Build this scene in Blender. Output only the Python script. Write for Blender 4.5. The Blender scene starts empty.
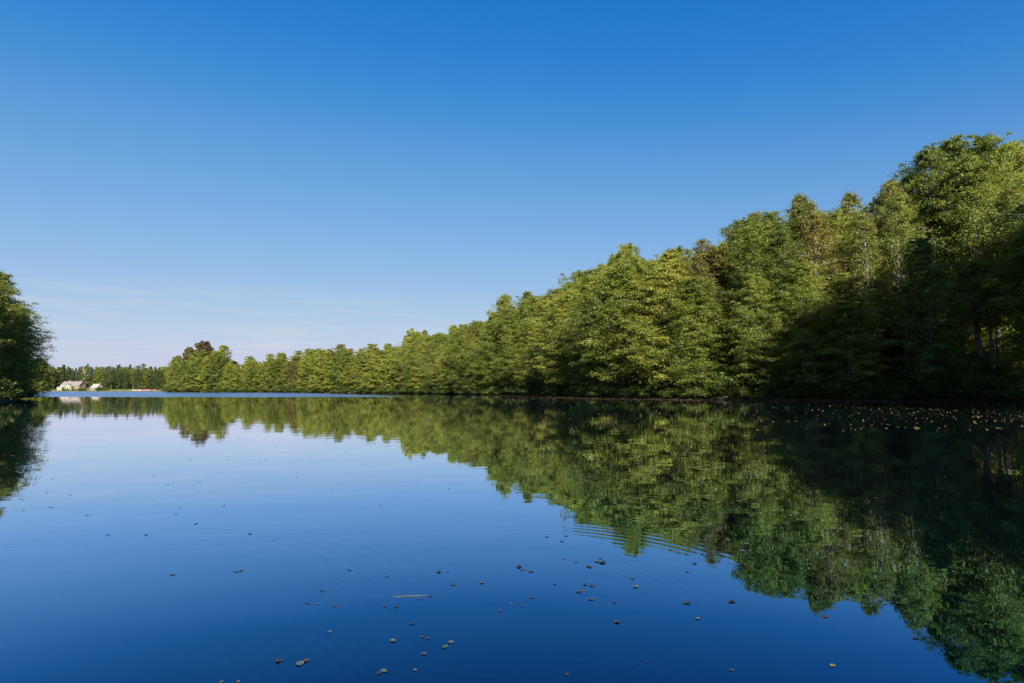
import bpy, math, random
import numpy as np
from mathutils import Vector
R = math.radians
sc = bpy.context.scene

# ---------------------------------------------------------------- camera
F = 569.0; H_CAM = 1.0; PITCH = math.atan(48.5 / F)
cam_d = bpy.data.cameras.new('camera'); cam_d.sensor_width = 36.0; cam_d.lens = 36.0 * F / 1024.0
cam_d.clip_start = 0.05; cam_d.clip_end = 12000
cam = bpy.data.objects.new('camera', cam_d); sc.collection.objects.link(cam)
cam.location = (0, 0, H_CAM); cam.rotation_euler = (math.pi / 2 + PITCH, 0, 0)
sc.camera = cam

# ---------------------------------------------------------------- light
SUN_ELEV = R(30); SUN_AZ = R(166)      # azimuth clockwise from +Y: behind the camera, to the right
world = bpy.data.worlds.new('World'); sc.world = world; world.use_nodes = True
wn, wl = world.node_tree.nodes, world.node_tree.links
wn.clear()
sky = wn.new('ShaderNodeTexSky'); sky.sky_type = 'NISHITA'; sky.sun_disc = False
sky.sun_elevation = SUN_ELEV; sky.sun_rotation = SUN_AZ
sky.air_density = 1.0; sky.dust_density = 0.6; sky.ozone_density = 3.0; sky.altitude = 100
hs = wn.new('ShaderNodeHueSaturation'); hs.inputs['Saturation'].default_value = 1.22; hs.inputs['Value'].default_value = 1.0
gam = wn.new('ShaderNodeGamma'); gam.inputs[1].default_value = 1.0
bg = wn.new('ShaderNodeBackground'); bg.inputs['Strength'].default_value = 0.15
wo = wn.new('ShaderNodeOutputWorld')
wl.new(sky.outputs[0], hs.inputs['Color'])
def vmath(op, vec, c):
    x = wn.new('ShaderNodeVectorMath'); x.operation = op; wl.new(vec, x.inputs[0]); x.inputs[1].default_value = (c, c, c); return x.outputs[0]
cv = wn.new('ShaderNodeRGBCurve')
for ch, pts in enumerate([[(.06, .010), (.136, .090), (.35, .215), (.70, .318), (1, .36)], [(.178, .113), (.352, .226), (.70, .33), (1, .385)], [(.20, .20), (.418, .357), (.723, .442), (1, .488)]]):
    c = cv.mapping.curves[ch]; c.points[1].location = pts[-1]
    for p in pts[:-1]: c.points.new(*p)
    for q in c.points:
        if q.location[0] > 0: q.location = (q.location[0], q.location[1] / 1.435)
cv.mapping.update()
wl.new(vmath('MINIMUM', vmath('MULTIPLY', hs.outputs[0], .15), 1.0), cv.inputs['Color'])
wl.new(vmath('MULTIPLY', cv.outputs[0], 1 / .15), gam.inputs[0])
# thin far cirrus low on the left
tc = wn.new('ShaderNodeTexCoord'); mp = wn.new('ShaderNodeMapping')
mp.inputs['Scale'].default_value = (3, 3, 42)
nz = wn.new('ShaderNodeTexNoise'); nz.inputs['Scale'].default_value = 1.6; nz.inputs['Detail'].default_value = 5
rp = wn.new('ShaderNodeValToRGB'); rp.color_ramp.elements[0].position = .52; rp.color_ramp.elements[1].position = .70
sep = wn.new('ShaderNodeSeparateXYZ')
mr = wn.new('ShaderNodeMapRange'); mr.inputs[1].default_value = .17; mr.inputs[2].default_value = .07; mr.inputs[3].default_value = 0; mr.inputs[4].default_value = .8
mu = wn.new('ShaderNodeMath'); mu.operation = 'MULTIPLY'
mx = wn.new('ShaderNodeMix'); mx.data_type = 'RGBA'; mx.inputs[7].default_value = (1.85, 1.93, 2.2, 1)
wl.new(tc.outputs['Generated'], mp.inputs[0]); wl.new(mp.outputs[0], nz.inputs['Vector']); wl.new(nz.outputs[0], rp.inputs[0])
wl.new(tc.outputs['Generated'], sep.inputs[0]); wl.new(sep.outputs['Z'], mr.inputs[0])
wl.new(rp.outputs[0], mu.inputs[0]); wl.new(mr.outputs[0], mu.inputs[1])
wl.new(mu.outputs[0], mx.inputs[0]); wl.new(gam.outputs[0], mx.inputs[6])
wl.new(mx.outputs[2], bg.inputs['Color']); wl.new(bg.outputs[0], wo.inputs['Surface'])

sun_d = bpy.data.lights.new('sun', 'SUN'); sun_d.energy = 5.0; sun_d.angle = R(0.53); sun_d.color = (1.0, 0.93, 0.80)
sun = bpy.data.objects.new('sun', sun_d); sc.collection.objects.link(sun)
sdir = Vector((math.sin(SUN_AZ) * math.cos(SUN_ELEV), math.cos(SUN_AZ) * math.cos(SUN_ELEV), math.sin(SUN_ELEV)))
sun.rotation_euler = sdir.to_track_quat('Z', 'Y').to_euler(); sun.location = (30, -40, 60)
vs = sc.view_settings
vs.view_transform = 'Standard'; vs.look = 'None'; vs.exposure = 1.22; vs.gamma = 1.0; vs.use_curve_mapping = False
sc.cycles.max_bounces = 6; sc.cycles.diffuse_bounces = 3; sc.cycles.glossy_bounces = 3; sc.cycles.transmission_bounces = 3
sc.cycles.caustics_reflective = False; sc.cycles.caustics_refractive = False

# ---------------------------------------------------------------- helpers
def tag(o, label=None, cat=None, group=None, kind=None):
    if label: o['label'] = label
    if cat: o['category'] = cat
    if group: o['group'] = group
    if kind: o['kind'] = kind
    return o
def link(o, parent=None):
    sc.collection.objects.link(o)
    if parent is not None: o.parent = parent
    return o
def empty(name, loc, rz=0, s=(1, 1, 1)):
    o = bpy.data.objects.new(name, None); o.empty_display_size = .5
    o.location = loc; o.rotation_euler = (0, 0, rz); o.scale = s
    return link(o)
def mesh_np(name, verts, faces, mat, tint=None, smooth=False):
    """faces: (n,k) int array"""
    verts = np.asarray(verts, dtype=np.float32); faces = np.asarray(faces, dtype=np.int32)
    me = bpy.data.meshes.new(name); n, k = faces.shape
    me.vertices.add(len(verts)); me.vertices.foreach_set('co', verts.ravel())
    me.loops.add(n * k); me.loops.foreach_set('vertex_index', faces.ravel())
    me.polygons.add(n); me.polygons.foreach_set('loop_start', np.arange(0, n * k, k, dtype=np.int32))
    me.polygons.foreach_set('loop_total', np.full(n, k, dtype=np.int32))
    me.update(calc_edges=True)
    if tint is not None:
        a = me.attributes.new('tint', 'FLOAT', 'POINT'); a.data.foreach_set('value', np.asarray(tint, dtype=np.float32))
    if smooth: me.polygons.foreach_set('use_smooth', np.ones(n, dtype=bool))
    me.materials.append(mat); me.validate()
    return me
def cam_ray(px, py):
    u = (px - 512.0) / F; v = (341.5 - py) / F; c, s = math.cos(PITCH), math.sin(PITCH)
    return u, c - v * s, s + v * c
def on_water(px, py, z=0.0):
    x, y, d = cam_ray(px, py); t = (z - H_CAM) / d
    return x * t, y * t
def to_px(x, y, z):
    c, s = math.cos(PITCH), math.sin(PITCH); zz = z - H_CAM
    dep = c * y + s * zz; up = c * zz - s * y
    return 512 + F * x / dep, 341.5 - F * up / dep

# ---------------------------------------------------------------- materials
def new_mat(name):
    m = bpy.data.materials.new(name); m.use_nodes = True
    m.node_tree.nodes.clear(); return m, m.node_tree.nodes, m.node_tree.links
def ramp(n, stops):
    r = n.new('ShaderNodeValToRGB'); cr = r.color_ramp
    while len(cr.elements) < len(stops): cr.elements.new(.5)
    for e, (p, c) in zip(cr.elements, stops): e.position = p; e.color = (*c, 1)
    return r
def leaf_mat(name, stops, trans=.46, tw=.42, ow=.42, nw=.6, nscale=.16, gloss=.02):
    m, n, l = new_mat(name)
    at = n.new('ShaderNodeAttribute'); at.attribute_name = 'tint'
    oi = n.new('ShaderNodeObjectInfo'); geo = n.new('ShaderNodeNewGeometry')
    nz = n.new('ShaderNodeTexNoise'); nz.inputs['Scale'].default_value = nscale; nz.inputs['Detail'].default_value = 2
    l.new(geo.outputs['Position'], nz.inputs['Vector'])
    def mad(a, b, c):
        x = n.new('ShaderNodeMath'); x.operation = 'MULTIPLY_ADD'
        l.new(a, x.inputs[0]); x.inputs[1].default_value = b
        if isinstance(c, float): x.inputs[2].default_value = c
        else: l.new(c, x.inputs[2])
        return x.outputs[0]
    v = mad(at.outputs['Fac'], tw, .5 - tw / 2 - ow / 2 - nw / 2)
    v = mad(oi.outputs['Random'], ow, v); v = mad(nz.outputs[0], nw, v)
    rp = ramp(n, stops); l.new(v, rp.inputs[0])
    df = n.new('ShaderNodeBsdfDiffuse'); tr = n.new('ShaderNodeBsdfTranslucent'); gl = n.new('ShaderNodeBsdfGlossy')
    gl.inputs['Roughness'].default_value = .45; gl.inputs['Color'].default_value = (.9, .95, .9, 1)
    hsv = n.new('ShaderNodeHueSaturation'); hsv.inputs['Hue'].default_value = .485; hsv.inputs['Value'].default_value = 1.35
    l.new(rp.outputs[0], df.inputs[0]); l.new(rp.outputs[0], hsv.inputs['Color']); l.new(hsv.outputs[0], tr.inputs[0])
    a = n.new('ShaderNodeMixShader'); a.inputs[0].default_value = trans; l.new(df.outputs[0], a.inputs[1]); l.new(tr.outputs[0], a.inputs[2])
    b = n.new('ShaderNodeMixShader'); b.inputs[0].default_value = gloss; l.new(a.outputs[0], b.inputs[1]); l.new(gl.outputs[0], b.inputs[2])
    o = n.new('ShaderNodeOutputMaterial'); l.new(b.outputs[0], o.inputs[0]); return m
M_ALDER = leaf_mat('alder_leaves', [(.0, (.058, .090, .017)), (.35, (.150, .190, .028)), (.65, (.255, .282, .042)), (1, (.36, .345, .064))])
M_BIRCH = leaf_mat('birch_leaves', [(.0, (.09, .115, .022)), (.5, (.19, .20, .04)), (1, (.30, .26, .06))])
M_SPRUCE = leaf_mat('conifer_needles', [(.0, (.020, .040, .014)), (.5, (.045, .075, .022)), (1, (.085, .105, .030))], trans=.1)
M_PINE = leaf_mat('pine_needles', [(.0, (.035, .055, .020)), (.5, (.075, .100, .030)), (1, (.12, .125, .040))], trans=.1)
M_BROWN = leaf_mat('bronze_leaves', [(.0, (.055, .045, .016)), (.5, (.105, .080, .028)), (1, (.13, .12, .035))])
M_SHRUB = leaf_mat('willow_leaves', [(.0, (.045, .078, .018)), (.5, (.11, .155, .030)), (1, (.20, .23, .045))])
def bark(name, c0, c1, scale=3.0, zs=.3):
    m, n, l = new_mat(name)
    tcn = n.new('ShaderNodeTexCoord'); mpn = n.new('ShaderNodeMapping'); mpn.inputs['Scale'].default_value = (4, 4, zs)
    nz = n.new('ShaderNodeTexNoise'); nz.inputs['Scale'].default_value = scale; nz.inputs['Detail'].default_value = 4
    l.new(tcn.outputs['Object'], mpn.inputs[0]); l.new(mpn.outputs[0], nz.inputs['Vector'])
    rp = ramp(n, [(.4, c0), (.62, c1)]); l.new(nz.outputs[0], rp.inputs[0])
    p = n.new('ShaderNodeBsdfPrincipled'); p.inputs['Roughness'].default_value = .85; l.new(rp.outputs[0], p.inputs['Base Color'])
    o = n.new('ShaderNodeOutputMaterial'); l.new(p.outputs[0], o.inputs[0]); return m
M_BARK = bark('alder_bark', (.05, .042, .034), (.17, .15, .12))
M_BARK2 = bark('grey_alder_bark', (.10, .085, .07), (.34, .30, .25))
M_BIRCHBARK = bark('birch_bark', (.06, .055, .05), (.62, .58, .52), 2.0, 2.5)
M_PINEBARK = bark('pine_bark', (.10, .055, .03), (.26, .15, .08))
def plain(name, c, rough=.7, var=.25, scale=2.0, two=False):
    m, n, l = new_mat(name)
    tcn = n.new('ShaderNodeTexCoord'); nz = n.new('ShaderNodeTexNoise'); nz.inputs['Scale'].default_value = scale; nz.inputs['Detail'].default_value = 5
    l.new(tcn.outputs['Object'], nz.inputs['Vector'])
    rp = ramp(n, [(.3, tuple(x * (1 - var) for x in c)), (.7, tuple(min(1, x * (1 + var)) for x in c))]); l.new(nz.outputs[0], rp.inputs[0])
    p = n.new('ShaderNodeBsdfPrincipled'); p.inputs['Roughness'].default_value = rough; l.new(rp.outputs[0], p.inputs['Base Color'])
    o = n.new('ShaderNodeOutputMaterial'); l.new(p.outputs[0], o.inputs[0]); return m

# ---------------------------------------------------------------- lake outline (counter-clockwise seen from above)
SHORE_R = [(0, -.8), (7, -1), (14, 5), (20, 12), (26, 20), (31, 27), (35, 34), (39.5, 41.5), (46, 47), (34, 50.5), (27.5, 53.5), (22, 57.5), (17.5, 61),
           (13, 72), (7.6, 90), (-2.4, 115), (-15, 140), (-34, 172), (-65, 205), (-97, 228), (-128, 239), (-143, 241)]
SHORE_FAR = [(-152, 250), (-165, 277), (-205, 360), (-240, 400), (-300, 403), (-350, 400), (-378, 398)]
SHORE_L = [(-352, 380), (-240, 270), (-180, 214), (-163, 200), (-160, 188), (-120, 135), (-77, 84), (-62, 69), (-52, 60.5), (-48, 54), (-43, 46), (-39, 38), (-36, 28), (-30, 12), (-20, 0), (-8, -1.5)]
LAKE = np.array(SHORE_R + SHORE_FAR + SHORE_L, float)
# roughen the outline: natural coves
def roughen(P):
    rng = np.random.RandomState(4); out = []
    n = len(P)
    for i in range(n):
        a, b = P[i], P[(i + 1) % n]; L = np.linalg.norm(b - a); k = max(1, int(L / 6))
        nn = np.array([(b - a)[1], -(b - a)[0]]) / L
        for j in range(k):
            p = a + (b - a) * j / k
            if j > 0: p = p + nn * rng.uniform(-.6, .6)
            out.append(p)
    return np.array(out)
LAKE = roughen(LAKE)
def sdist(px, py):
    """signed distance to the shore, positive on land"""
    px = np.asarray(px, float); py = np.asarray(py, float)
    d = np.full(px.shape, 1e9); ins = np.zeros(px.shape, bool); n = len(LAKE)
    for i in range(n):
        x1, y1 = LAKE[i]; x2, y2 = LAKE[(i + 1) % n]
        dx, dy = x2 - x1, y2 - y1; t = np.clip(((px - x1) * dx + (py - y1) * dy) / (dx * dx + dy * dy), 0, 1)
        d = np.minimum(d, np.hypot(px - x1 - t * dx, py - y1 - t * dy))
        if y1 != y2:
            c = ((y1 > py) != (y2 > py)) & (px < (x2 - x1) * (py - y1) / (y2 - y1) + x1); ins ^= c
    return np.where(ins, -d, d)
def hgt(d, x, y):
    z = np.where(d < 0, np.maximum(-1.6, d * .45), 0.34 * (1 - np.exp(-d / .35)) + 4.5 * (1 - np.exp(-np.maximum(d, 0) / 45)))
    w = np.clip(d, 0, 4) / 4
    return z + w * (.12 * np.sin(x * .9 + 1.3 * np.sin(y * .7)) + .10 * np.sin(y * 1.1 + x * .35)) * .6
def ground_z(x, y):
    d = sdist(np.array([x]), np.array([y])); return float(hgt(d, np.array([x]), np.array([y]))[0])
def axis(a, b, fine, lo, hi, mid):
    c = list(np.arange(a, b + .01, fine)); x = a
    left = []
    while x > lo: x -= mid; left.append(x)
    s = mid
    while x > -6000: s *= 1.5; x -= s; left.append(x)
    x = b; right = []
    while x < hi: x += mid; right.append(x)
    s = mid
    while x < 6000: s *= 1.5; x += s; right.append(x)
    return np.array(left[::-1] + c + right)
gx = axis(-66, 60, 1.0, -400, 80, 4.0); gy = axis(-8, 104, 1.0, -40, 430, 4.0)
X, Y = np.meshgrid(gx, gy); D = sdist(X, Y); Z = hgt(D, X, Y)
nx, ny = len(gx), len(gy)
idx = np.arange(nx * ny).reshape(ny, nx)
fc = np.stack([idx[:-1, :-1], idx[:-1, 1:], idx[1:, 1:], idx[1:, :-1]], -1).reshape(-1, 4)
def ground_material():
    m, n, l = new_mat('forest_floor')
    geo = n.new('ShaderNodeNewGeometry'); sp = n.new('ShaderNodeSeparateXYZ'); l.new(geo.outputs['Position'], sp.inputs[0])
    nz = n.new('ShaderNodeTexNoise'); nz.inputs['Scale'].default_value = 1.3; nz.inputs['Detail'].default_value = 6; l.new(geo.outputs['Position'], nz.inputs['Vector'])
    n2 = n.new('ShaderNodeTexNoise'); n2.inputs['Scale'].default_value = .12; n2.inputs['Detail'].default_value = 3; l.new(geo.outputs['Position'], n2.inputs['Vector'])
    soil = ramp(n, [(.35, (.030, .022, .014)), (.55, (.075, .055, .030)), (.72, (.16, .11, .05))]); l.new(nz.outputs[0], soil.inputs[0])
    grass = ramp(n, [(.3, (.07, .10, .02)), (.55, (.13, .14, .035)), (.75, (.24, .20, .07))]); l.new(n2.outputs[0], grass.inputs[0])
    a = n.new('ShaderNodeMapRange'); a.inputs[1].default_value = 300; a.inputs[2].default_value = 360; l.new(sp.outputs['Y'], a.inputs[0])
    b = n.new('ShaderNodeMapRange'); b.inputs[1].default_value = -215; b.inputs[2].default_value = -235; l.new(sp.outputs['X'], b.inputs[0])
    mm = n.new('ShaderNodeMath'); mm.operation = 'MULTIPLY'; l.new(a.outputs[0], mm.inputs[0]); l.new(b.outputs[0], mm.inputs[1])
    mx = n.new('ShaderNodeMix'); mx.data_type = 'RGBA'; l.new(mm.outputs[0], mx.inputs[0]); l.new(soil.outputs[0], mx.inputs[6]); l.new(grass.outputs[0], mx.inputs[7])
    p = n.new('ShaderNodeBsdfPrincipled'); p.inputs['Roughness'].default_value = .95; l.new(mx.outputs[2], p.inputs['Base Color'])
    bp = n.new('ShaderNodeBump'); bp.inputs['Strength'].default_value = .6; bp.inputs['Distance'].default_value = .15; l.new(nz.outputs[0], bp.inputs['Height']); l.new(bp.outputs[0], p.inputs['Normal'])
    o = n.new('ShaderNodeOutputMaterial'); l.new(p.outputs[0], o.inputs[0]); return m
g = link(bpy.data.objects.new('ground', mesh_np('ground', np.stack([X.ravel(), Y.ravel(), Z.ravel()], 1), fc, ground_material(), smooth=True)))
tag(g, 'dark forest floor rising from the lake shore', 'ground', kind='structure')

# ---------------------------------------------------------------- water
RING = on_water(506, 600)
def water_material():
    m, n, l = new_mat('lake_water')
    geo = n.new('ShaderNodeNewGeometry'); P = geo.outputs['Position']
    sp = n.new('ShaderNodeSeparateXYZ'); l.new(P, sp.inputs[0])
    def math_(op, a, b=None, c=None, clamp=False):
        x = n.new('ShaderNodeMath'); x.operation = op; x.use_clamp = clamp
        for i, v in enumerate((a, b, c)):
            if v is None: continue
            if isinstance(v, (int, float)): x.inputs[i].default_value = v
            else: l.new(v, x.inputs[i])
        return x.outputs[0]
    def noise(scale, detail, vec=None, rough=.5):
        x = n.new('ShaderNodeTexNoise'); x.inputs['Scale'].default_value = scale; x.inputs['Detail'].default_value = detail
        x.inputs['Roughness'].default_value = rough; l.new(vec or P, x.inputs['Vector']); return x.outputs[0]
    def sstep(v, a, b):
        x = n.new('ShaderNodeMapRange'); x.interpolation_type = 'SMOOTHSTEP'; x.inputs[1].default_value = a; x.inputs[2].default_value = b
        l.new(v, x.inputs[0]); return x.outputs[0]
    xs, ys = sp.outputs['X'], sp.outputs['Y']
    # breeze patch on the far water
    wob = math_('MULTIPLY_ADD', noise(.03, 3), 16.0, -8.0)
    yy = math_('ADD', ys, wob)
    m1 = sstep(yy, 80, 92)
    edge = math_('SUBTRACT', math_('MULTIPLY_ADD', xs, -2.05, 60.0), yy)
    m2 = sstep(edge, 0, 16)
    breeze = math_('MULTIPLY', m1, m2)
    # slow swell + small capillary wobble, stronger in drifting patches
    mp = n.new('ShaderNodeMapping'); mp.inputs['Scale'].default_value = (.55, 1.0, 1.0); mp.inputs['Rotation'].default_value = (0, 0, R(-12)); l.new(P, mp.inputs[0])
    patch = sstep(noise(.22, 2), .42, .68)
    h = math_('MULTIPLY', noise(.9, 2, mp.outputs[0]), .0030)
    h = math_('ADD', h, math_('MULTIPLY', math_('MULTIPLY', noise(6.5, 2, mp.outputs[0]), patch), .0006))
    h = math_('ADD', h, math_('MULTIPLY', noise(3.0, 2, mp.outputs[0]), .0008))
    # ring waves
    def rings(cx, cy, r0, w, lam, amp, angmask=None):
        dx = math_('ADD', xs, -cx); dy = math_('ADD', ys, -cy)
        d = math_('SQRT', math_('ADD', math_('MULTIPLY', dx, dx), math_('MULTIPLY', dy, dy)))
        s = math_('SINE', math_('MULTIPLY', d, 2 * math.pi / lam))
        q = math_('DIVIDE', math_('ADD', d, -r0), w); wdw = math_('EXPONENT', math_('MULTIPLY', math_('MULTIPLY', q, q), -1.0))
        o = math_('MULTIPLY', math_('MULTIPLY', s, wdw), amp)
        if angmask == 'x': o = math_('MULTIPLY', o, math_('MULTIPLY', math_('MULTIPLY_ADD', sstep(dx, -.3, .5), .82, .18), sstep(dy, .55, 1.05)))
        return o
    h = math_('ADD', h, rings(RING[0], RING[1], 1.42, .22, .085, .00016, 'x'))
    h = math_('ADD', h, rings(RING[0], RING[1], .16, .14, .035, .00003))
    h = math_('ADD', h, rings(RING[0], RING[1], .9, .25, .06, .00004))
    h = math_('ADD', h, rings(-2.2, 2.6, 1.6, .5, .10, .00008))
    hb = math_('MULTIPLY', noise(1.7, 4, mp.outputs[0], .65), math_('MULTIPLY', breeze, .30))
    h = math_('ADD', h, hb)
    bp = n.new('ShaderNodeBump'); bp.inputs['Strength'].default_value = 1.0; bp.inputs['Distance'].default_value = 1.0; l.new(h, bp.inputs['Height'])
    lw = n.new('ShaderNodeLayerWeight'); lw.inputs['Blend'].default_value = .5; l.new(bp.outputs[0], lw.inputs['Normal'])
    rf = ramp(n, [(0, (.02, .05, .09)), (.42, (.006, .045, .07)), (.53, (.012, .088, .140)), (.655, (.072, .23, .385)), (.81, (.46, .62, .81)), (.93, (.92, .95, 1.0)), (1, (1, 1, 1))])
    l.new(lw.outputs['Facing'], rf.inputs[0])
    p = n.new('ShaderNodeBsdfGlossy'); l.new(rf.outputs[0], p.inputs['Color'])
    l.new(math_('MULTIPLY_ADD', breeze, .22, .012), p.inputs['Roughness']); l.new(bp.outputs[0], p.inputs['Normal'])
    df = n.new('ShaderNodeBsdfDiffuse'); df.inputs[0].default_value = (.0004, .0010, .0014, 1)
    ad = n.new('ShaderNodeAddShader'); l.new(p.outputs[0], ad.inputs[0]); l.new(df.outputs[0], ad.inputs[1]); p = ad
    o = n.new('ShaderNodeOutputMaterial'); l.new(p.outputs[0], o.inputs[0]); return m
wv = [(-420, -20, 0), (60, -20, 0), (60, 420, 0), (-420, 420, 0)]
w = link(bpy.data.objects.new('water', mesh_np('water', wv, [(0, 1, 2, 3)], water_material())))
tag(w, 'calm blue lake mirroring the trees and sky', 'lake', kind='structure')

# ---------------------------------------------------------------- tree prototypes (unit: metres, built at nominal height, scaled per tree)
def tube(V, Fc, pts, rad, sides=6):
    base = len(V)
    for i, p in enumerate(pts):
        a = Vector(pts[min(i + 1, len(pts) - 1)]) - Vector(pts[max(i - 1, 0)])
        a.normalize(); u = a.cross(Vector((0, 1, 0.01)))
        if u.length < .1: u = a.cross(Vector((1, 0, 0)))
        u.normalize(); v = a.cross(u)
        for k in range(sides):
            t = 2 * math.pi * k / sides; V.append(tuple(Vector(p) + (u * math.cos(t) + v * math.sin(t)) * rad[i]))
    for i in range(len(pts) - 1):
        for k in range(sides):
            k2 = (k + 1) % sides
            Fc.append((base + i * sides + k, base + i * sides + k2, base + (i + 1) * sides + k2, base + (i + 1) * sides + k))
def leaves(rng, C, N, L, W, tint):
    """diamond leaf sprays: centres C, normals N, length L, width W"""
    n = len(C); N = N / np.linalg.norm(N, axis=1, keepdims=True)
    a = rng.normal(size=(n, 3)); a -= N * (a * N).sum(1, keepdims=True); a /= np.linalg.norm(a, axis=1, keepdims=True)
    b = np.cross(N, a); L = L[:, None]; W = W[:, None]
    V = np.stack([C - a * L * .5, C + b * W * .5 + a * L * .05 - N * W * .12, C + a * L * .5, C - b * W * .5 + a * L * .05 - N * W * .12], 1).reshape(-1, 3)
    return V, np.arange(4 * n).reshape(n, 4), np.repeat(tint, 4)
def make_tree(kind, seed, H, Rc, z0, nl, npad, nleaf, ls, bark_m, leaf_m, fork=0, droop=0.0, flat=.36, shape='egg'):
    rng = np.random.RandomState(seed); V, Fc = [], []
    bend = rng.uniform(-.35, .35, 2)
    def tr(z): t = z / H; return np.array([bend[0] * math.sin(t * 3) + .12 * math.sin(t * 9 + seed), bend[1] * math.sin(t * 2.4) + .1 * math.sin(t * 8), z])
    zz = np.linspace(-.6, H * .97, 12); r0 = H * .0085 + .03
    tube(V, Fc, [tr(z) for z in zz], [r0 * (1.25 if z < 0 else (1 - .92 * max(z, 0) / H)) for z in zz], 8)
    Cs, Ns, Ls, Ts = [], [], [], []
    ga = rng.uniform(0, 6.28)
    for i in range(nl):
        f = (i + rng.uniform(0, .8)) / nl
        if shape == 'egg': f = f ** .92
        z = z0 + (H - z0) * f; ga += 2.39996 + rng.uniform(-.5, .5)
        if shape == 'egg': prof = min(1, .60 + .95 * f) * (1 - f) ** .42 * 1.18 * (1 + .25 * math.sin(2 * ga + z * .55 + seed)) + .03
        elif shape == 'cone': prof = (1 - f) ** .85 * (.55 + .45 * min(1, f * 7)) + .03
        else: prof = (max(0, math.sin(math.pi * (.22 + .75 * f)))) ** .6 + .05          # 'dome'
        Lb = Rc * prof * rng.uniform(.70, 1.18)
        if rng.rand() < .08: Lb *= 1.25
        el = {'egg': .20 + .66 * f, 'cone': -.12 + .35 * f, 'dome': .25 + .6 * f}[shape] + rng.uniform(-.15, .15)
        if shape == 'egg' and .42 < f < .9 and rng.rand() < .30:      # rising leaders give the ragged top
            el = rng.uniform(.85, 1.25); Lb = (H - z) * rng.uniform(.55, .98)
        p0 = tr(max(.3, z - math.sin(el) * Lb * .6)); d = np.array([math.cos(ga) * math.cos(el), math.sin(ga) * math.cos(el), math.sin(el)])
        pts = []
        for s in (0, .35, .7, 1.0):
            q = p0 + d * Lb * s + np.array([0, 0, -droop * Lb * s * s]) + np.array([0, 0, .10 * Lb * math.sin(s * 3)]); pts.append(q)
        tube(V, Fc, pts, [r0 * .30 * (1 - .6 * f), r0 * .2 * (1 - .6 * f), .018, .008], 4)
        for j in range(npad):
            s = .30 + .72 * (j + rng.uniform(.1, .9)) / npad
            k = min(2, int(s * 3 / 1.0)) if s < 1 else 2
            q = p0 + d * Lb * s + np.array([0, 0, -droop * Lb * s * s + .10 * Lb * math.sin(min(s, 1) * 3)])
            pr = (.34 + .19 * Lb / 2.5 * (1 - .40 * s)) * rng.uniform(.6, 1.35) * (1 - .30 * f)
            lat = rng.normal() * .30 * min(Lb, 3.5) * (1 - .35 * s) * .8
            q = q + np.array([-math.sin(ga) * lat, math.cos(ga) * lat, rng.normal() * .16 - .06 * abs(lat)])
            m = int(nleaf * rng.uniform(.5, 1.4))
            a = rng.normal(size=(m, 3)); rr = np.ones((m, 1)) * .62; a = np.clip(a, -2.1, 2.1)
            off = a * rr * np.array([pr, pr, pr * flat])
            a = a / np.linalg.norm(a, axis=1, keepdims=True)
            out = off[:, :2] @ np.array([math.cos(ga), math.sin(ga)])
            off[:, 2] -= .22 * (out + pr * .3) * .6                                  # pads tip downwards away from the trunk
            Cs.append(q + off)
            nn = rng.normal(size=(m, 3)) * .60 + np.array([.50 * math.cos(ga), .50 * math.sin(ga), .75]) + a * .45
            Ns.append(nn); Ls.append(ls * rng.uniform(.6, 1.3, m)); Ts.append(np.clip(rng.normal(.5, .16, m) + rng.uniform(-.22, .22), 0, 1))
    C = np.concatenate(Cs); ok = C[:, 2] > .15; C = C[ok]
    N = np.concatenate(Ns)[ok]; L = np.concatenate(Ls)[ok]; T = np.concatenate(Ts)[ok]
    lv, lf, lt = leaves(rng, C, N, L, L * .62, T)
    return {'kind': kind, 'H': H, 'trunk': mesh_np('trunk', V, Fc, bark_m, smooth=True), 'crown': mesh_np('crown', lv, lf, leaf_m, lt)}
P_ALDER = [make_tree('alder_tree', 10 + i, 18, 4.7 + .4 * (i % 3), [1.2, 2.2, 1.6, 3.0, 2.0][i], 118, 9, 46, .185, M_BARK, M_ALDER, flat=[.38, .62, .45, .75, .52][i]) for i in range(5)]
P_TALL = [make_tree('alder_tree', 30 + i, 24, 5.0, [7.5, 6.5, 9.0][i], 100, 9, 38, .185, M_BARK2, M_ALDER, flat=.62) for i in range(3)]
P_BIRCH = [make_tree('birch_tree', 50 + i, 22, 3.8, 6.0, 100, 8, 22, .18, M_BIRCHBARK, M_BIRCH, droop=.35, flat=.7) for i in range(2)]
P_LOW = [make_tree('alder_tree', 70 + i, 18, 5.2, 1.0, 86, 6, 40, .33, M_BARK, M_ALDER, flat=.4) for i in range(4)]
P_BROWN = [make_tree('oak_tree', 90, 16, 5.6, 4.0, 110, 7, 44, .40, M_BARK, M_BROWN, flat=.6, shape='dome')]
P_SPRUCE = [make_tree('spruce_tree', 100 + i, 18, 3.0, .8, 80, 3, 16, .55, M_PINEBARK, M_SPRUCE, flat=.25, shape='cone', droop=.1) for i in range(2)]
P_PINE = [make_tree('pine_tree', 110 + i, 18, 3.0, 7.0, 40, 3, 26, .50, M_PINEBARK, M_PINE, flat=.5, shape='dome') for i in range(2)]
P_DECF = [make_tree('deciduous_tree', 120 + i, 16, 3.8, 1.0, 54, 3, 24, .60, M_BARK, M_BIRCH if i == 0 else M_ALDER, flat=.55, shape='dome') for i in range(3)]
M_AUTUMN = leaf_mat('turning_leaves', [(.0, (.085, .088, .016)), (.5, (.19, .175, .034)), (1, (.30, .25, .07))])
def recolor(p, m, kind=None):
    c = p['crown'].copy(); c.materials.clear(); c.materials.append(m); return dict(p, crown=c, kind=kind or p['kind'])
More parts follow.
